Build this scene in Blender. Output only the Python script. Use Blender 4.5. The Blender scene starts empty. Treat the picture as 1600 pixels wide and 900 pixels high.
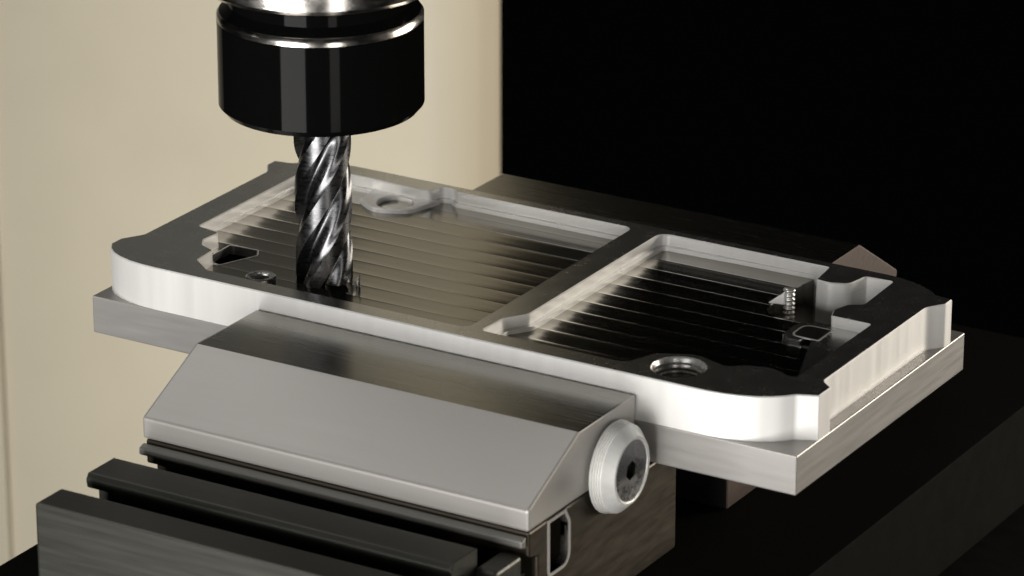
import bpy, bmesh, math, random
from mathutils import Vector, Matrix
from mathutils.geometry import tessellate_polygon
random.seed(4)
S = 0.001                       # all shapes below are written in millimetres
sc = bpy.context.scene
col = sc.collection

# ------------------------------------------------------------------ camera
cam_d = bpy.data.cameras.new('camera')
cam = bpy.data.objects.new('camera', cam_d); col.objects.link(cam)
yaw, pitch = 0.5397, 0.3674
cd = Vector((-math.sin(yaw)*math.cos(pitch), math.cos(yaw)*math.cos(pitch), -math.sin(pitch)))
cr = Vector((math.cos(yaw), math.sin(yaw), 0)); cu = cr.cross(cd)
cpos = Vector((518.23, -689.59, 331.96))*S
cam.matrix_world = Matrix(((cr.x, cu.x, -cd.x, cpos.x), (cr.y, cu.y, -cd.y, cpos.y),
                           (cr.z, cu.z, -cd.z, cpos.z), (0, 0, 0, 1)))
cam_d.sensor_width = 36; cam_d.lens = 6694.4/1600*36
cam_d.clip_start = 0.02; cam_d.clip_end = 20
cam_d.dof.use_dof = True; cam_d.dof.focus_distance = 0.905; cam_d.dof.aperture_fstop = 34
sc.camera = cam

# ------------------------------------------------------------------ light
w = bpy.data.worlds.new('World'); sc.world = w; w.use_nodes = True
bg = w.node_tree.nodes['Background']
bg.inputs[0].default_value = (0.85, 0.95, 1.0, 1); bg.inputs[1].default_value = 0.0008

def aim(o, loc, tgt):
    o.location = Vector(loc)*S
    o.rotation_euler = (Vector(tgt)-Vector(loc)).to_track_quat('-Z', 'Y').to_euler()

def area(name, loc, tgt, sx, sy, power, colour, spread=180):
    l = bpy.data.lights.new(name, 'AREA'); l.shape = 'RECTANGLE'
    l.size = sx*S; l.size_y = sy*S; l.energy = power; l.color = colour; l.spread = math.radians(spread)
    o = bpy.data.objects.new(name, l); col.objects.link(o); aim(o, loc, tgt)
    return o

area('softbox_front', (90, -930, -70), (85, 0, 0), 460, 600, 12.0, (1.0, 0.98, 0.95))
area('softbox_right', (560, 560, 60), (150, 40, 0), 380, 330, 4.6, (1.0, 0.92, 0.80))
area('fill_camera', (700, -560, 0), (130, 0, 0), 160, 500, 1.3, (1.0, 0.97, 0.92))  # added dim fill to brighten the right-facing sides and the bolt
area('softbox_overhead', (-330, 60, 800), (80, -20, 0), 420, 300, 1.0, (1.0, 0.98, 0.96))
sp = bpy.data.lights.new('column_lamp', 'SPOT'); sp.energy = 11.0; sp.color = (1.0, 0.96, 0.88)
sp.spot_size = math.radians(37); sp.spot_blend = 1.0; sp.shadow_soft_size = 0.06
spo = bpy.data.objects.new('column_lamp', sp); col.objects.link(spo); aim(spo, (-420, -420, 190), (-20, 300, -165))

vs = sc.view_settings
vs.view_transform = 'Standard'; vs.look = 'None'; vs.exposure = 0; vs.gamma = 1; vs.use_curve_mapping = False

# ------------------------------------------------------------------ materials
def mat(name, colour, metallic=1.0, rough=0.3, streak=None, streak_amt=0.12, bump=0.0, tint=0.0, spec=0.5, grain=0.0):
    """procedural metal / paint. streak: scale vector of the machining grain (object space, metres)"""
    m = bpy.data.materials.new(name); m.use_nodes = True
    nt = m.node_tree; N = nt.nodes; K = nt.links
    b = N['Principled BSDF']
    b.inputs['Base Color'].default_value = (*colour, 1)
    b.inputs['Metallic'].default_value = metallic
    b.inputs['Roughness'].default_value = rough
    b.inputs['Specular IOR Level'].default_value = spec
    tc = N.new('ShaderNodeTexCoord')
    if streak is not None:
        mp = N.new('ShaderNodeMapping'); mp.inputs['Scale'].default_value = streak
        K.new(tc.outputs['Object'], mp.inputs['Vector'])
        nz = N.new('ShaderNodeTexNoise'); nz.inputs['Scale'].default_value = 1.0
        nz.inputs['Detail'].default_value = 3; nz.inputs['Roughness'].default_value = 0.6
        K.new(mp.outputs[0], nz.inputs['Vector'])
        r = N.new('ShaderNodeMapRange')
        r.inputs['From Min'].default_value = 0.25; r.inputs['From Max'].default_value = 0.75
        r.inputs['To Min'].default_value = max(0.02, rough*(1-streak_amt*2)); r.inputs['To Max'].default_value = rough*(1+streak_amt*2)
        K.new(nz.outputs[0], r.inputs[0]); K.new(r.outputs[0], b.inputs['Roughness'])
        # blotchy handling marks
        n2 = N.new('ShaderNodeTexNoise'); n2.inputs['Scale'].default_value = 45; n2.inputs['Detail'].default_value = 5
        K.new(tc.outputs['Object'], n2.inputs['Vector'])
        mx = N.new('ShaderNodeMix'); mx.data_type = 'FLOAT'; mx.inputs[0].default_value = 0.45
        K.new(nz.outputs[0], mx.inputs[2]); K.new(n2.outputs[0], mx.inputs[3])
        cr_ = N.new('ShaderNodeMapRange')
        cr_.inputs['From Min'].default_value = 0.3; cr_.inputs['From Max'].default_value = 0.7
        cr_.inputs['To Min'].default_value = 1-streak_amt; cr_.inputs['To Max'].default_value = 1.0
        K.new(mx.outputs[0], cr_.inputs[0])
        hs = N.new('ShaderNodeHueSaturation'); hs.inputs['Color'].default_value = (*colour, 1)
        K.new(cr_.outputs[0], hs.inputs['Value']); K.new(hs.outputs[0], b.inputs['Base Color'])
        if bump:
            bp = N.new('ShaderNodeBump'); bp.inputs['Strength'].default_value = bump; bp.inputs['Distance'].default_value = 0.0002
            K.new(nz.outputs[0], bp.inputs['Height'])
            if grain:
                n3 = N.new('ShaderNodeTexNoise'); n3.inputs['Scale'].default_value = grain; n3.inputs['Detail'].default_value = 2
                K.new(tc.outputs['Object'], n3.inputs['Vector'])
                b2 = N.new('ShaderNodeBump'); b2.inputs['Strength'].default_value = bump; b2.inputs['Distance'].default_value = 0.0001
                K.new(n3.outputs[0], b2.inputs['Height']); K.new(b2.outputs[0], bp.inputs['Normal'])
            K.new(bp.outputs[0], b.inputs['Normal'])
    return m

ALU = mat('flank_milled_aluminium', (0.86, 0.85, 0.83), 0.40, 0.42, (420, 420, 14), 0.05, 0.03)
ALU_TOP = mat('face_milled_aluminium', (0.56, 0.56, 0.55), 0.96, 0.26, (250, 250, 250), 0.05, 0.0)
ALU_STOCK = mat('raw_aluminium_stock', (0.36, 0.345, 0.33), 0.55, 0.40, (60, 60, 800), 0.06, 0.006)
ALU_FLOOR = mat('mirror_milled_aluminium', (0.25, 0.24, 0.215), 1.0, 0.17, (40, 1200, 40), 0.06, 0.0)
THREAD = mat('bright_cut_thread', (0.84, 0.83, 0.80), 0.7, 0.25, (500, 500, 500), 0.15)
STEEL = mat('ground_steel', (0.51, 0.49, 0.465), 0.45, 0.46, (30, 3000, 2200), 0.035, 0.008)
STEEL_TOP = mat('polished_ground_steel', (0.30, 0.295, 0.27), 1.0, 0.25, (30, 2200, 1500), 0.08, 0.01)
STEEL_DIM = mat('dimmed_brown_steel', (0.09, 0.066, 0.055), 0.4, 0.45, (30, 1200, 1200), 0.1, 0.015)  # vise steel with the dimmer light at the rear put into its colour
STEEL_BROWN = mat('oiled_brown_steel', (0.070, 0.058, 0.043), 0.7, 0.42, (50, 120, 700), 0.10, 0.008)
BASE = mat('blackened_vise_base', (0.006, 0.0057, 0.005), 0.0, 0.8, (90, 200, 200), 0.05, 0.0, spec=0.03)
STEEL_MID = mat('dull_grey_steel', (0.25, 0.245, 0.225), 0.5, 0.5, (30, 1200, 1200), 0.08, 0.01)
STEEL_DARK = mat('dark_vise_steel', (0.085, 0.085, 0.075), 0.8, 0.42, (50, 900, 900), 0.08, 0.02, grain=2600)
BOLT = mat('bright_bolt_steel', (0.88, 0.88, 0.85), 0.2, 0.42, (300, 900, 900), 0.12, 0.12)
BOLT_FACE = mat('worn_bolt_face', (0.30, 0.30, 0.31), 0.9, 0.38, (500, 500, 500), 0.4, 0.15)
BLACK = mat('black_oxide', (0.003, 0.003, 0.003), 0.0, 0.07, (200, 200, 60), 0.1, spec=0.04)
CHROME = mat('spindle_chrome', (0.72, 0.69, 0.65), 1.0, 0.2, (300, 300, 900), 0.15)
CARBIDE = mat('ground_carbide', (0.13, 0.13, 0.135), 1.0, 0.30, (500, 500, 1500), 0.15, 0.03)
PAINT = mat('beige_machine_paint', (0.59, 0.535, 0.415), 0.0, 0.5, (30, 30, 30), 0.05, 0.02, spec=0.25)
TABLE = mat('dark_machine_table', (0.006, 0.006, 0.0055), 0.0, 0.6, (90, 200, 200), 0.1, 0.01, spec=0.1)
ADDED_PANEL = mat('dark_added_sheet', (0.14, 0.137, 0.12), 0.0, 0.5, (40, 40, 40), 0.1, 0.01, spec=0.3)  # for the unseen panel added behind the left pocket
HOLE = mat('recess_shade_dark', (0.012, 0.012, 0.011), 0.3, 0.4, (100, 100, 100), 0.2)  # near-black colour stands in for shade inside recesses

# ------------------------------------------------------------------ helpers
def obj(name, verts, faces, m, parent=None, smooth=0, bevel=0, seg=2):
    me = bpy.data.meshes.new(name)
    me.from_pydata([(v[0]*S, v[1]*S, v[2]*S) for v in verts], [], faces)
    bm = bmesh.new(); bm.from_mesh(me)
    bmesh.ops.remove_doubles(bm, verts=bm.verts, dist=1e-7)
    bmesh.ops.recalc_face_normals(bm, faces=bm.faces)
    bm.to_mesh(me); bm.free()
    me.materials.append(m)
    o = bpy.data.objects.new(name, me); col.objects.link(o)
    if parent: o.parent = parent
    if bevel:
        bv = o.modifiers.new('edge', 'BEVEL'); bv.width = bevel*S; bv.segments = seg
        bv.limit_method = 'ANGLE'; bv.angle_limit = math.radians(28); bv.harden_normals = False
    if smooth:
        for p in me.polygons: p.use_smooth = True
        me.set_sharp_from_angle(angle=math.radians(smooth))
    return o

def thing(name, label, cat, loc=(0, 0, 0), group=None):
    o = bpy.data.objects.new(name, None); col.objects.link(o)
    o['label'] = label; o['category'] = cat
    if group: o['group'] = group
    o.empty_display_size = 0.01
    return o

def tag(o, label, cat, group=None):
    o['label'] = label; o['category'] = cat
    if group: o['group'] = group
    return o

def fillet(pts, seg=6):
    """pts: (x, y) or (x, y, r): a closed loop with rounded corners"""
    out = []; n = len(pts)
    for i in range(n):
        p = Vector(pts[i][:2]); r = pts[i][2] if len(pts[i]) > 2 else 0
        if r <= 0: out.append((p.x, p.y)); continue
        a = (Vector(pts[i-1][:2])-p); b = (Vector(pts[(i+1) % n][:2])-p)
        la, lb = a.length, b.length; a.normalize(); b.normalize()
        ang = a.angle(b)
        if ang > math.pi-0.02: out.append((p.x, p.y)); continue
        t = min(r/math.tan(ang/2), la*0.48, lb*0.48); rr = t*math.tan(ang/2)
        c = p+(a+b).normalized()*(rr/math.sin(ang/2))
        s = p+a*t-c; e = p+b*t-c
        a0 = math.atan2(s.y, s.x); a1 = math.atan2(e.y, e.x)
        dlt = (a1-a0+math.pi) % (2*math.pi)-math.pi
        for k in range(seg+1):
            th = a0+dlt*k/seg; out.append((c.x+rr*math.cos(th), c.y+rr*math.sin(th)))
    return out

def offset(loop, d):
    """shrink a counter-clockwise loop inwards by d (number or function of the point)"""
    out = []; n = len(loop)
    for i in range(n):
        p0, p, p1 = Vector(loop[i-1]), Vector(loop[i]), Vector(loop[(i+1) % n])
        e0 = (p-p0); e1 = (p1-p)
        if e0.length < 1e-6 or e1.length < 1e-6: out.append(tuple(p)); continue
        e0.normalize(); e1.normalize()
        n0 = Vector((-e0.y, e0.x)); n1 = Vector((-e1.y, e1.x)); m = (n0+n1)
        if m.length < 1e-4: m = n0
        m.normalize(); k = max(0.5, m.dot(n0)); dd = d(p.x, p.y) if callable(d) else d
        q = p+m*(dd/k); out.append((q.x, q.y))
    return out

def circle(cx, cy, r, n=40, a0=0): return [(cx+r*math.cos(a0+2*math.pi*k/n), cy+r*math.sin(a0+2*math.pi*k/n)) for k in range(n)]

class MB:
    def __init__(s): s.v = []; s.f = []
    def cap(s, loops, z):
        polys = [[Vector((x, y, 0)) for x, y in l] for l in loops]
        base = len(s.v)
        for l in loops: s.v += [(x, y, z) for x, y in l]
        for t in tessellate_polygon(polys): s.f.append([base+i for i in t])
    def wall(s, l0, z0, l1, z1):
        b = len(s.v); n = len(l0)
        s.v += [(x, y, z0) for x, y in l0]+[(x, y, z1) for x, y in l1]
        for i in range(n):
            j = (i+1) % n; s.f.append((b+i, b+j, b+n+j, b+n+i))
    def box(s, x0, x1, y0, y1, z0, z1):
        l = [(x0, y0), (x1, y0), (x1, y1), (x0, y1)]
        s.cap([l], z0); s.cap([l], z1); s.wall(l, z0, l, z1)
    def xprism(s, prof, x0, x1):
        """profile (y, z) swept along x"""
        b = len(s.v); n = len(prof)
        s.v += [(x0, y, z) for y, z in prof]+[(x1, y, z) for y, z in prof]
        for i in range(n):
            j = (i+1) % n; s.f.append((b+i, b+j, b+n+j, b+n+i))
        for t in tessellate_polygon([[Vector((y, z, 0)) for y, z in prof]]):
            s.f.append([b+i for i in t]); s.f.append([b+n+i for i in t])
    def lathe(s, prof, c, axis='z', n=72, a0=0):
        """prof: list of (r, h) around an axis through c"""
        b = len(s.v); m = len(prof)
        for r, h in prof:
            for k in range(n):
                t = a0+2*math.pi*k/n
                p = (r*math.cos(t), r*math.sin(t), h) if axis == 'z' else (h, r*math.cos(t), r*math.sin(t))
                s.v.append((c[0]+p[0], c[1]+p[1], c[2]+p[2]))
        for i in range(m-1):
            for k in range(n):
                j = (k+1) % n; s.f.append((b+i*n+k, b+i*n+j, b+(i+1)*n+j, b+(i+1)*n+k))
    def build(s, name, m, parent=None, **k): return obj(name, s.v, s.f, m, parent, **k)

def boolean(o, cutters):
    for c in cutters:
        md = o.modifiers.new('cut', 'BOOLEAN'); md.operation = 'DIFFERENCE'; md.solver = 'EXACT'; md.object = c
    dg = bpy.context.evaluated_depsgraph_get(); dg.update()
    me = bpy.data.meshes.new_from_object(o.evaluated_get(dg))
    o.modifiers.clear(); o.data = me
    for c in cutters: bpy.data.objects.remove(c, do_unlink=True)

# ------------------------------------------------------------------ setting
def slab(name, x0, x1, y0, y1, z0, z1, m, bevel=0):
    b = MB(); b.box(x0, x1, y0, y1, z0, z1); return b.build(name, m, bevel=bevel)
tb = slab('machine_table', 24, 330, -84, 158, -130, -62, TABLE, 1.5); tb['kind'] = 'structure'

column = thing('machine_column', 'tall beige painted machine column standing behind the vise', 'machine column')
b = MB(); lp = fillet([(-900, 300), (-93, 300, 14), (-93, 330, 8), (-900, 330)], 10)
b.cap([lp], -600); b.cap([lp], 900); b.wall(lp, -600, lp, 900)
b.build('column_body', PAINT, column, smooth=35)
b = MB(); b.xprism([(299.9, -600), (297.5, -600), (297.5, 900), (299.9, 900)], -263.5, -260.5)
b.build('seam_strip', PAINT, column, bevel=0.6)

b = MB(); b.box(-900, -132, 293, 299.9, -15, 900)
b.build('added_dark_panel', ADDED_PANEL, column, bevel=1.5)  # unseen panel, added so the left pocket floor reflects something darker

# ------------------------------------------------------------------ vise
vise = thing('machine_vise', 'grey steel machine vise with sloped jaws clamping the aluminium part', 'vise')
X0, X1 = 43.0, 134.0
b = MB(); b.box(19.3, 163.5, -88, 162, -60, -35.2); b.build('base_plate', BASE, vise, bevel=0.3)

def jaw(sign, name):
    # profile in (y, z); the rear jaw is the mirror image about the middle of the part
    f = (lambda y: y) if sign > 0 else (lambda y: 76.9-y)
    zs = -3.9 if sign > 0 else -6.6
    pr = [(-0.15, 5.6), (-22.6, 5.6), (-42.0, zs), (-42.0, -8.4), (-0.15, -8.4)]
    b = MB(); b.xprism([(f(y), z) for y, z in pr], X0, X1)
    o = b.build(name, STEEL if sign > 0 else STEEL_DIM, vise, bevel=0.55, seg=2)  # rear jaw coloured darker to stand for weaker light there
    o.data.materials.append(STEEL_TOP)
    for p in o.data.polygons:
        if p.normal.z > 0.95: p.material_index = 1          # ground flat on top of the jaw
    return o
jf = jaw(1, 'jaw'); jr = jaw(-1, 'jaw')

# front carriage below the jaw
b = MB(); b.xprism([(-41.4, -8.75), (-41.4, -14), (-38, -14.8), (-38, -35), (18, -35), (18, -12.4), (4.5, -12.4), (2.5, -8.75)], X0+0.3, X1-0.3)
car = b.build('carriage', STEEL_BROWN, vise, bevel=0.5)
cut = MB(); lpz = fillet([(-33.6, -9.6), (-33.6, -20.5, 0.6), (-26.3, -20.5, 2.2), (-26.3, -12.2, .8), (-27.8, -9.6)], 5)
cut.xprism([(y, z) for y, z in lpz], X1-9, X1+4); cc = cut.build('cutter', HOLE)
# rear carriage
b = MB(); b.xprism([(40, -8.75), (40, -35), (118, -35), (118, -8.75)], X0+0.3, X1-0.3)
rc = b.build('carriage', TABLE, vise, bevel=0.5)  # near-black colour carries the shade below the plate
rc.data.materials.append(STEEL_DIM)
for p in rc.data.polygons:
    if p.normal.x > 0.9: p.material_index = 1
boolean(car, [cc])
b = MB(); lo = offset(lpz, 0.0); li = offset(list(reversed(lpz)), 0.0)
# bright rim around the slot in the carriage side
def rim(name, loop, x0, x1, wdt, m, parent):
    # loop in (y,z), orientation made counter-clockwise first
    A = sum(loop[i-1][0]*loop[i][1]-loop[i][0]*loop[i-1][1] for i in range(len(loop)))
    lp = loop if A > 0 else list(reversed(loop))
    out = offset(lp, -wdt); bb = MB(); n = len(lp)
    bb.v = [(x1, y, z) for y, z in lp]+[(x1, y, z) for y, z in out]+[(x0, y, z) for y, z in lp]+[(x0, y, z) for y, z in out]
    for i in range(n):
        j = (i+1) % n
        bb.f += [(i, j, n+j, n+i), (i, j, 2*n+j, 2*n+i), (n+i, n+j, 3*n+j, 3*n+i), (2*n+i, 2*n+j, 3*n+j, 3*n+i)]
    return bb.build(name, m, parent)
rim('slot_rim', lpz, X1-2, X1-0.1, 0.7, STEEL, car)
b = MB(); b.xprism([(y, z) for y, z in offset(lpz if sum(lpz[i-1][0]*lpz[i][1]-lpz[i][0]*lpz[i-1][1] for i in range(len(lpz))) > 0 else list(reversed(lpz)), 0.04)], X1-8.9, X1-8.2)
b.build('slot_shade', HOLE, car)

# stepped guide rails in front of the jaw (each lip overhangs a dark groove)
b = MB(); b.xprism([(-41.9, -9.3), (-43.6, -9.9), (-43.6, -11.4), (-41.9, -12)], X0+0.1, X1-0.5); b.build('wiper_strip', STEEL_MID, vise, bevel=0.35)
b = MB(); b.xprism([(-51.8, -9), (-60.8, -9), (-61.6, -10.2), (-61.2, -12.2), (-57.6, -12.8), (-57.6, -35), (-51.8, -35)], X0, 128.5)
b.build('guide_rail', STEEL_DARK, vise, bevel=0.45)
b = MB(); b.xprism([(-69.6, -9), (-78.2, -9), (-78.2, -35), (-69.6, -35)], X0, X1)
b.build('guide_rail', STEEL_DARK, vise, bevel=0.5)
b = MB(); b.xprism([(-40, -18), (-75, -18), (-75, -35), (-40, -35)], X0+3, X1-2); b.build('groove_bottom', HOLE, vise)  # groove shade put into the dark colour
# end stop at the right end of the rail
b = MB(); b.xprism([(-43.8, -12.6), (-53, -12.6), (-57, -17.5), (-57, -35), (-43.8, -35)], 128.8, X1-0.4); b.build('end_stop', STEEL_DARK, vise, bevel=0.6)

# big clamping bolt on the jaw end
bolt = thing('clamping_bolt', 'large bright round bolt head with hex socket on the jaw end', 'bolt')
BC = (X1, -10.6, -5.9)
b = MB(); pf = [(0.01, 0.1), (7.6, 0.1), (7.6, 0.5), (9.3, 0.6), (9.5, 0.8), (9.5, 1.25)]
for k in range(4):                                   # rolled ribs round the rim
    x = 1.25+0.5*k; rr = 9.3-0.1*k; pf += [(rr-0.16, x+0.08), (rr-0.16, x+0.18), (rr+0.05, x+0.28), (rr+0.05, x+0.5)]
pf += [(8.9, 3.4), (7.1, 5.2), (6.7, 5.3), (6.35, 5.15), (6.3, 4.9)]
b.lathe(pf, BC, 'x', 84)
hd = b.build('head', BOLT, bolt, smooth=30)
hexr = 2.05; hx = [(hexr*math.cos(math.pi/3*k+.3), hexr*math.sin(math.pi/3*k+.3)) for k in range(6)]
b = MB(); n = 72
ring = [(6.31*math.cos(2*math.pi*k/n), 6.31*math.sin(2*math.pi*k/n)) for k in range(n)]
for t in tessellate_polygon([[Vector((*p, 0)) for p in ring], [Vector((*p, 0)) for p in hx]]): b.f.append(list(t))
b.v = [(BC[0]+4.95, BC[1]+y, BC[2]+z) for y, z in ring+hx]
b.build('face_disc', BOLT_FACE, bolt)
b = MB(); b.v = [(BC[0]+4.95, BC[1]+y, BC[2]+z) for y, z in hx]+[(BC[0]+1.9, BC[1]+y, BC[2]+z) for y, z in hx]+[(BC[0]+1.5, BC[1], BC[2])]
for k in range(6):
    j = (k+1) % 6; b.f += [(k, j, 6+j, 6+k), (6+k, 6+j, 12)]
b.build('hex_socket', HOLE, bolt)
b = MB(); b.lathe([(0.01, 1.35), (0.9, 1.35), (0.75, 2.2), (0.01, 2.4)], (BC[0]+0.6, BC[1], BC[2]), 'x', 20); b.build('socket_pin', THREAD, bolt, smooth=40)

# ------------------------------------------------------------------ workpiece
work = thing('aluminium_workpiece', 'machined aluminium phone frame with two pockets on its stock plate', 'workpiece')
H, ZL, ZF = 9.6, 7.2, 6.3
b = MB(); b.box(0, 170, 0.1, 76.8, -8.4, 0); b.build('stock_plate', ALU_STOCK, work, bevel=0.25)

def mirror_x(p): return [(170-q[0],)+tuple(q[1:]) for q in reversed(p)]
front_r = [(146, 0.3), (150, 0.35), (153.5, 0.75), (156.8, 1.55), (159.8, 2.7), (162.3, 4.2), (164.4, 6.0), (165.8, 7.6, 2.5), (170, 9.4, 0.3), (170, 14.4, 0.3), (167.2, 16.8, 2.2)]
back_r = [(167.2, 63.4, 3.5), (169.8, 67.2, 1), (169.8, 70.4, 0.3), (165.6, 71.0, 2), (163.6, 72.9), (161.2, 74.3), (158.4, 75.5), (155.2, 76.3), (151.8, 76.7)]
front_l = [(2.8, 15.8, 3), (0.0, 11.2, .5), (0.0, 7.6, 0.5), (1.6, 5.2), (3.6, 3.4), (6.2, 2.0), (9.4, 1.0), (13, 0.45), (17, 0.3)]
outline = fillet(front_r+back_r+mirror_x(back_r)+front_l, 6)

left_up = fillet([(27, 5, 1.5), (36.5, 5, .8), (91.5, 5, 2), (91.5, 73.6, 2), (46.8, 73.6, 1), (45.2, 75.0, 1.3), (42.2, 74.6, 1.3), (41.4, 71.4, 1.2),
                  (38, 70.6, 2), (26, 71.4, 2), (10, 71.4, 3), (10, 26.2, 1), (16.2, 25.2, 1), (15.6, 20, 1.5), (17.4, 17.0, 1), (21.2, 15.4, .8), (21.6, 9, 1.5)], 5)
right_up = fillet([(94.8, 5.2, 1), (128.5, 5.2, 2), (131.2, 12.5, 3), (139, 16.4, 6), (147.0, 13.6, 2), (149.5, 16.0, 3), (155, 17.8, 4), (161.5, 15.2, 1),
                   (161.5, 49, .6), (152.4, 49, .6), (151.2, 52.6, 2), (152.4, 56.6, 2), (155.2, 58.4, 1.2), (154.6, 73.4, .7), (148.4, 73.0, .7), (147.4, 67.4, 2.5), (143.5, 65.8, 3), (140.1, 66.2, .6),
                   (139.2, 74, .6), (98.5, 74, 2.4), (98.5, 18, 3), (95.2, 13, 3)], 5)
BORE = (139, 8.4, 5.4)
BORE2 = (29.5, 5.0+3.6, 2.3)
def left_low_d(x, y): return 0.06 if (x < 30 and y < 28) else 0.8
def right_low_d(x, y):
    if x > 137.5 and y > 48: return 0.06
    return 1.25 if x < 101 else 0.8
left_low = offset(left_up, left_low_d)
right_low = offset(right_up, right_low_d)
right_low = [((149.5 if (x > 149.5 and 17 < y < 49.3) else x), y) for x, y in right_low]
# keep the low loop simple: drop points that collapsed on each other
def clean(l):
    o = []
    for p in l:
        if not o or (abs(p[0]-o[-1][0])+abs(p[1]-o[-1][1])) > 0.02: o.append(p)
    return o
right_low = clean(right_low); left_low = clean(left_low)

ch = 0.22
b = MB()
b.wall(outline, 0, outline, H-ch)
top_out = offset(outline, ch); b.wall(outline, H-ch, top_out, H)
lu = offset(left_up, -ch); ru = offset(right_up, -ch)
bore = circle(*BORE, 48)
b.cap([top_out, lu, ru, circle(BORE[0], BORE[1], BORE[2]+0.3, 48)], H)
for u_, c_, lo_ in ((left_up, lu, left_low), (right_up, ru, right_low)):
    b.wall(c_, H, u_, H-ch); b.wall(u_, H-ch, u_, ZL); b.cap([u_, lo_], ZL); b.wall(lo_, ZL, lo_, 0.0)
fr = b.build('frame', ALU, work, smooth=24)
fr.data.materials.append(ALU_TOP)
for p in fr.data.polygons:
    if abs(p.normal.z) > 0.9: p.material_index = 1          # face-milled tops and ledges

# pocket floors: overlapping cutter passes leave low ridges every 6 mm
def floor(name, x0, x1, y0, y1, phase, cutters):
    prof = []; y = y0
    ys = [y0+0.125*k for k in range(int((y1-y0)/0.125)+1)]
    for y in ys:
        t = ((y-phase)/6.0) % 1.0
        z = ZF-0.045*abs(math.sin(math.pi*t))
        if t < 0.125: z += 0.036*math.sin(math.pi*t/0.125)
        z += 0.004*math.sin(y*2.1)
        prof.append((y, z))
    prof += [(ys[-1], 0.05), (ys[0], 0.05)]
    b = MB(); b.xprism(prof, x0, x1)
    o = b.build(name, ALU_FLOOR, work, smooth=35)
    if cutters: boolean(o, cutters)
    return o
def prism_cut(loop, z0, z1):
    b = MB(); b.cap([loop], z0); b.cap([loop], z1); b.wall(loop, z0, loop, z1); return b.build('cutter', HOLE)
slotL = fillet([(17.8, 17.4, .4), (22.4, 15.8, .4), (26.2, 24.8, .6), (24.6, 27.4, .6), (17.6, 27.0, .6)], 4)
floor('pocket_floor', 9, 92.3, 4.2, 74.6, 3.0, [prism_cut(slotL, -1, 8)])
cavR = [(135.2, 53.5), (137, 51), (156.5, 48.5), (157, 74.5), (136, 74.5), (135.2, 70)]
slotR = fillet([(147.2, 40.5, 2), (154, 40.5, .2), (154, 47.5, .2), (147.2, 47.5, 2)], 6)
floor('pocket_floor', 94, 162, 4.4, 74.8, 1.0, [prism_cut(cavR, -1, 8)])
b = MB(); lpf = offset(cavR, -0.5) ; b.cap([cavR], 0.12); b.build('cavity_floor', ALU_FLOOR, work)
for lpq, z in ((slotL, 0.12),):
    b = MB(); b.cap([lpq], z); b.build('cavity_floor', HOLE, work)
b = MB(); inn = slotL; outl = offset(slotL, -0.2); b.wall(inn, ZF+.06, outl, ZF+.06); b.wall(inn, ZF+.06, inn, ZF-2); b.build('slot_edge', ALU, work)
# floor slot beside the right rail: a rounded bright rim round a flat sheet coloured as shade
b = MB(); lpp = fillet([(145.6, 38.8, 2.5), (150.5, 38.8), (150.5, 48.6), (145.6, 48.6, 2.5)], 6)
b.wall(lpp, 5.5, lpp, ZL-.15); b.wall(lpp, ZL-.15, offset(lpp, .15), ZL+.006); b.cap([offset(lpp, .15)], ZL+.006); b.build('slot_pad', ALU_TOP, work)
b = MB(); b.wall(slotR, ZL+.05, offset(slotR, 0.45), ZL+.05); b.wall(slotR, ZL+.05, offset(slotR, -.06), ZL-.1)
se = b.build('slot_edge', ALU, work)
b = MB(); b.cap([offset(slotR, 0.4)], ZL+.02); b.build('slot_shade', HOLE, se)  # flat near-black sheet painting the shade of a recess

# threaded bores: stacked rings inside, seen on the far wall
def bore_part(cx, cy, r, ztop, zbot, pitch, name='threaded_bore', n=48):
    b = MB(); prof = [(r+0.3, ztop), (r, ztop-0.3)]; z = ztop-0.3
    while z > zbot+pitch:
        prof += [(r, z-0.25*pitch), (r-0.30, z-0.5*pitch), (r-0.30, z-0.62*pitch), (r, z-pitch)]; z -= pitch
    prof += [(r, zbot), (0.01, zbot)]
    b.lathe(prof, (cx, cy, 0), 'z', n)
    return b.build(name, THREAD, work, smooth=50)
bore_part(BORE[0], BORE[1], BORE[2], H, 2.2, 1.25)

# low bosses standing in the pockets
def tube(cx, cy, ro, ri, z0, z1, name, m=ALU, n=40):
    b = MB(); b.lathe([(ro, z0), (ro, z1-0.25), (ro-0.25, z1), (ri+0.25, z1), (ri, z1-0.25), (ri, z0+0.6), (0.01, z0+0.6)], (cx, cy, 0), 'z', n)
    return b.build(name, m, work, smooth=35)
pad = fillet([(27, 64, 4), (33, 60.4, 5), (40.5, 63.5, 4), (43, 72.5), (26, 72.5)], 6); ph = circle(35.2, 66.2, 4.2, 40)
b = MB(); b.wall(pad, ZF-2, pad, 7.1); b.wall(pad, 7.1, offset(pad, .25), 7.3); b.cap([offset(pad, .25), circle(35.2, 66.2, 4.45, 40)], 7.3); b.wall(circle(35.2, 66.2, 4.45, 40), 7.3, ph, 7.05); b.wall(ph, 7.05, ph, 1.5)
b.cap([ph], 1.5); b.build('boss', ALU, work, smooth=30)
def bore_boss(cx, cy, ro, r, zt, m):
    b = MB(); b.wall(circle(cx, cy, ro, 36), ZF-2, circle(cx, cy, ro, 36), zt-.2); b.wall(circle(cx, cy, ro, 36), zt-.2, circle(cx, cy, ro-.2, 36), zt)
    b.cap([circle(cx, cy, ro-.2, 36), circle(cx, cy, r+.3, 36)], zt); o = b.build('boss', ALU_TOP, work, smooth=30)
    t = bore_part(cx, cy, r, zt, 3.4, 0.8, 'thread', 36); t.parent = o
    t.data.materials[0] = m
bore_boss(37.0, 10.2, 3.2, 2.3, 8.6, THREAD)

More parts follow.
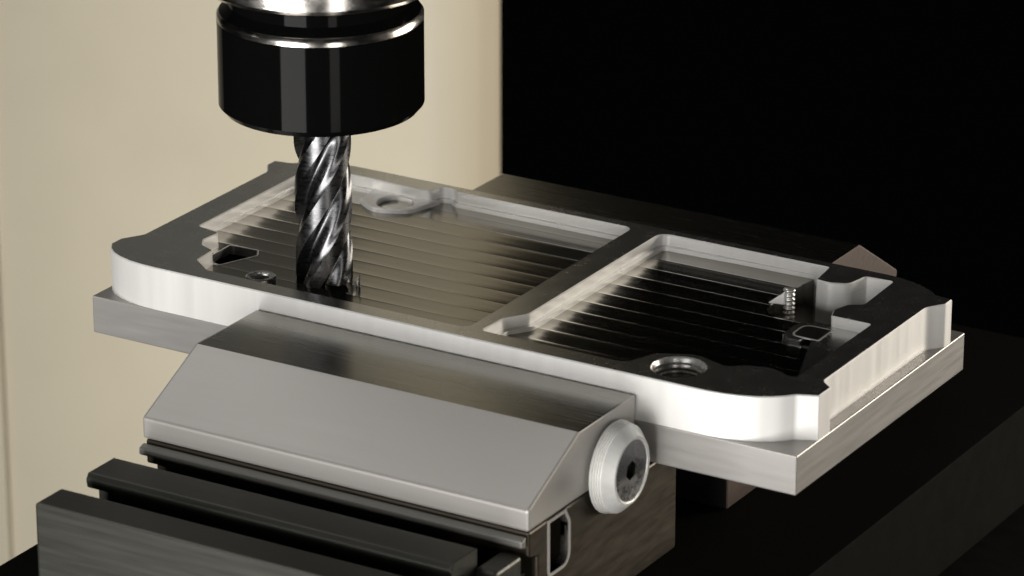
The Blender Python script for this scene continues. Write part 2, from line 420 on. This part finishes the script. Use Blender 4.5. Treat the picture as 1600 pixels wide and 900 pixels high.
# threaded post and small rib in the deep cavity
b = MB(); prof = [(0.01, 9.5), (1.0, 9.5), (1.3, 9.2)]; z = 9.2
while z > 0.6: prof += [(1.3, z-.2), (0.95, z-.5), (0.95, z-.65), (1.3, z-1.0)]; z -= 1.0
prof += [(1.35, 0)]
b.lathe(prof, (137.6, 59.0, 0), 'z', 28); b.build('threaded_post', THREAD, work, smooth=50)
b = MB(); l3 = [(132.2, 57.2), (136.2, 58.4), (136.2, 59.6), (132.2, 58.6)]
b.v = [(133.6, 56.6, ZF-.2), (137.4, 57.4, ZF-.2), (137.4, 57.4, 9.2), (133.6, 57.6, ZF-.2), (137.4, 58.4, ZF-.2), (137.4, 58.4, 9.2)]
b.f = [(0, 1, 2), (3, 5, 4), (0, 3, 4, 1), (1, 4, 5, 2), (0, 2, 5, 3)]
b.build('rib', ALU, work, bevel=0.25)

# ------------------------------------------------------------------ cutter, holder, spindle
AX = (46.4, 20.5); DZ = -0.7
mill = thing('end_mill', 'silver four flute end mill with spiral flutes cutting in the pocket', 'end mill')
def endmill():
    b = MB(); nz, na = 150, 96; z0, z1 = ZF+0.02, 48.0+DZ; zf = 38.0+DZ
    R = 6.05; lead = 59.0
    for i in range(nz+1):
        z = z0+(z1-z0)*i/nz
        depth = 1.0 if z < zf else max(0.0, 1-(z-zf)/6.5)
        depth = depth*depth*(3-2*depth)
        tw = 2*math.pi*(z-z0)/lead
        for k in range(na):
            t = (4*k/na) % 1.0            # position inside one of the four flutes
            # sharp rake face, round gullet, relieved heel, cylindrical land
            if t < 0.05: r = R-2.2*(t/0.05)**0.6
            elif t < 0.46: u = (t-0.05)/0.41; r = R-2.2-0.35*math.sin(math.pi*min(u*1.3, 1))+1.45*u*u
            elif t < 0.62: u = (t-0.46)/0.16; r = R-0.75+0.42*u
            elif t < 0.66: u = (t-0.62)/0.04; r = R-0.33+0.28*u
            else: r = R-0.05*(1-(t-0.66)/0.34)
            r = R+(r-R)*depth
            th = 2*math.pi*k/na+tw+0.4
            b.v.append((AX[0]+r*math.cos(th), AX[1]+r*math.sin(th), z))
    for i in range(nz):
        for k in range(na):
            j = (k+1) % na; b.f.append((i*na+k, i*na+j, (i+1)*na+j, (i+1)*na+k))
    # dished end with four end teeth
    c = len(b.v); b.v.append((AX[0], AX[1], z0+0.9))
    for k in range(na): b.f.append((c, (k+1) % na, k))
    c = len(b.v); b.v.append((AX[0], AX[1], z1))
    for k in range(na): b.f.append((c, nz*na+k, nz*na+(k+1) % na))
    return b.build('cutter_body', CARBIDE, mill, smooth=32)
endmill()

holder = thing('collet_chuck', 'glossy black round collet chuck gripping the end mill', 'collet chuck')
c0 = (AX[0], AX[1], DZ)
b = MB(); b.lathe([(6.1, 47.5), (6.1, 46.2), (8, 45.9), (20.5, 45.9), (21.6, 47.2), (21.6, 65.3), (21.4, 65.4)], c0, 'z', 128); b.build('nut', BLACK, holder, smooth=25)
b = MB(); b.lathe([(21.4, 65.4), (21.62, 65.5), (21.62, 66.5), (21.05, 67.3)], c0, 'z', 128); b.build('bright_chamfer', CHROME, holder, smooth=40)
b = MB(); b.lathe([(21.05, 67.3), (19.6, 68.6), (19.2, 69), (19.2, 74)], c0, 'z', 128); b.build('neck', BLACK, holder, smooth=25)
nose = thing('spindle_nose', 'polished steel spindle nose flange above the black chuck', 'spindle')
b = MB(); b.lathe([(18.5, 73.2), (24.6, 73.2), (26.6, 74.6), (26.6, 90), (30, 92), (30, 140), (0.01, 140)], c0, 'z', 128); b.build('flange', CHROME, nose, smooth=25)

# a small bright chip lying beside the cutter
b = MB(); import math as _m
pts = []
for k in range(9):
    t = k/8; a = 2.4*t
    pts.append((54.6+1.2*_m.cos(a), 19.4+1.0*_m.sin(a), ZF+0.1, 2.8*(1-0.75*t)+.2))
for x, y, z, h in pts: b.v += [(x, y, z), (x+.05, y+.05, z+h)]
for x, y, z, h in pts: b.v += [(x+.16, y+.12, z), (x+.21, y+.17, z+h)]
m_ = len(pts)*2
for k in range(8):
    i = 2*k; b.f += [(i, i+2, i+3, i+1), (m_+i, m_+i+1, m_+i+3, m_+i+2), (i+1, i+3, m_+i+3, m_+i+1)]
tag(b.build('metal_chip', THREAD, smooth=60), 'tiny bright curled metal chip lying beside the end mill tip', 'metal chip')
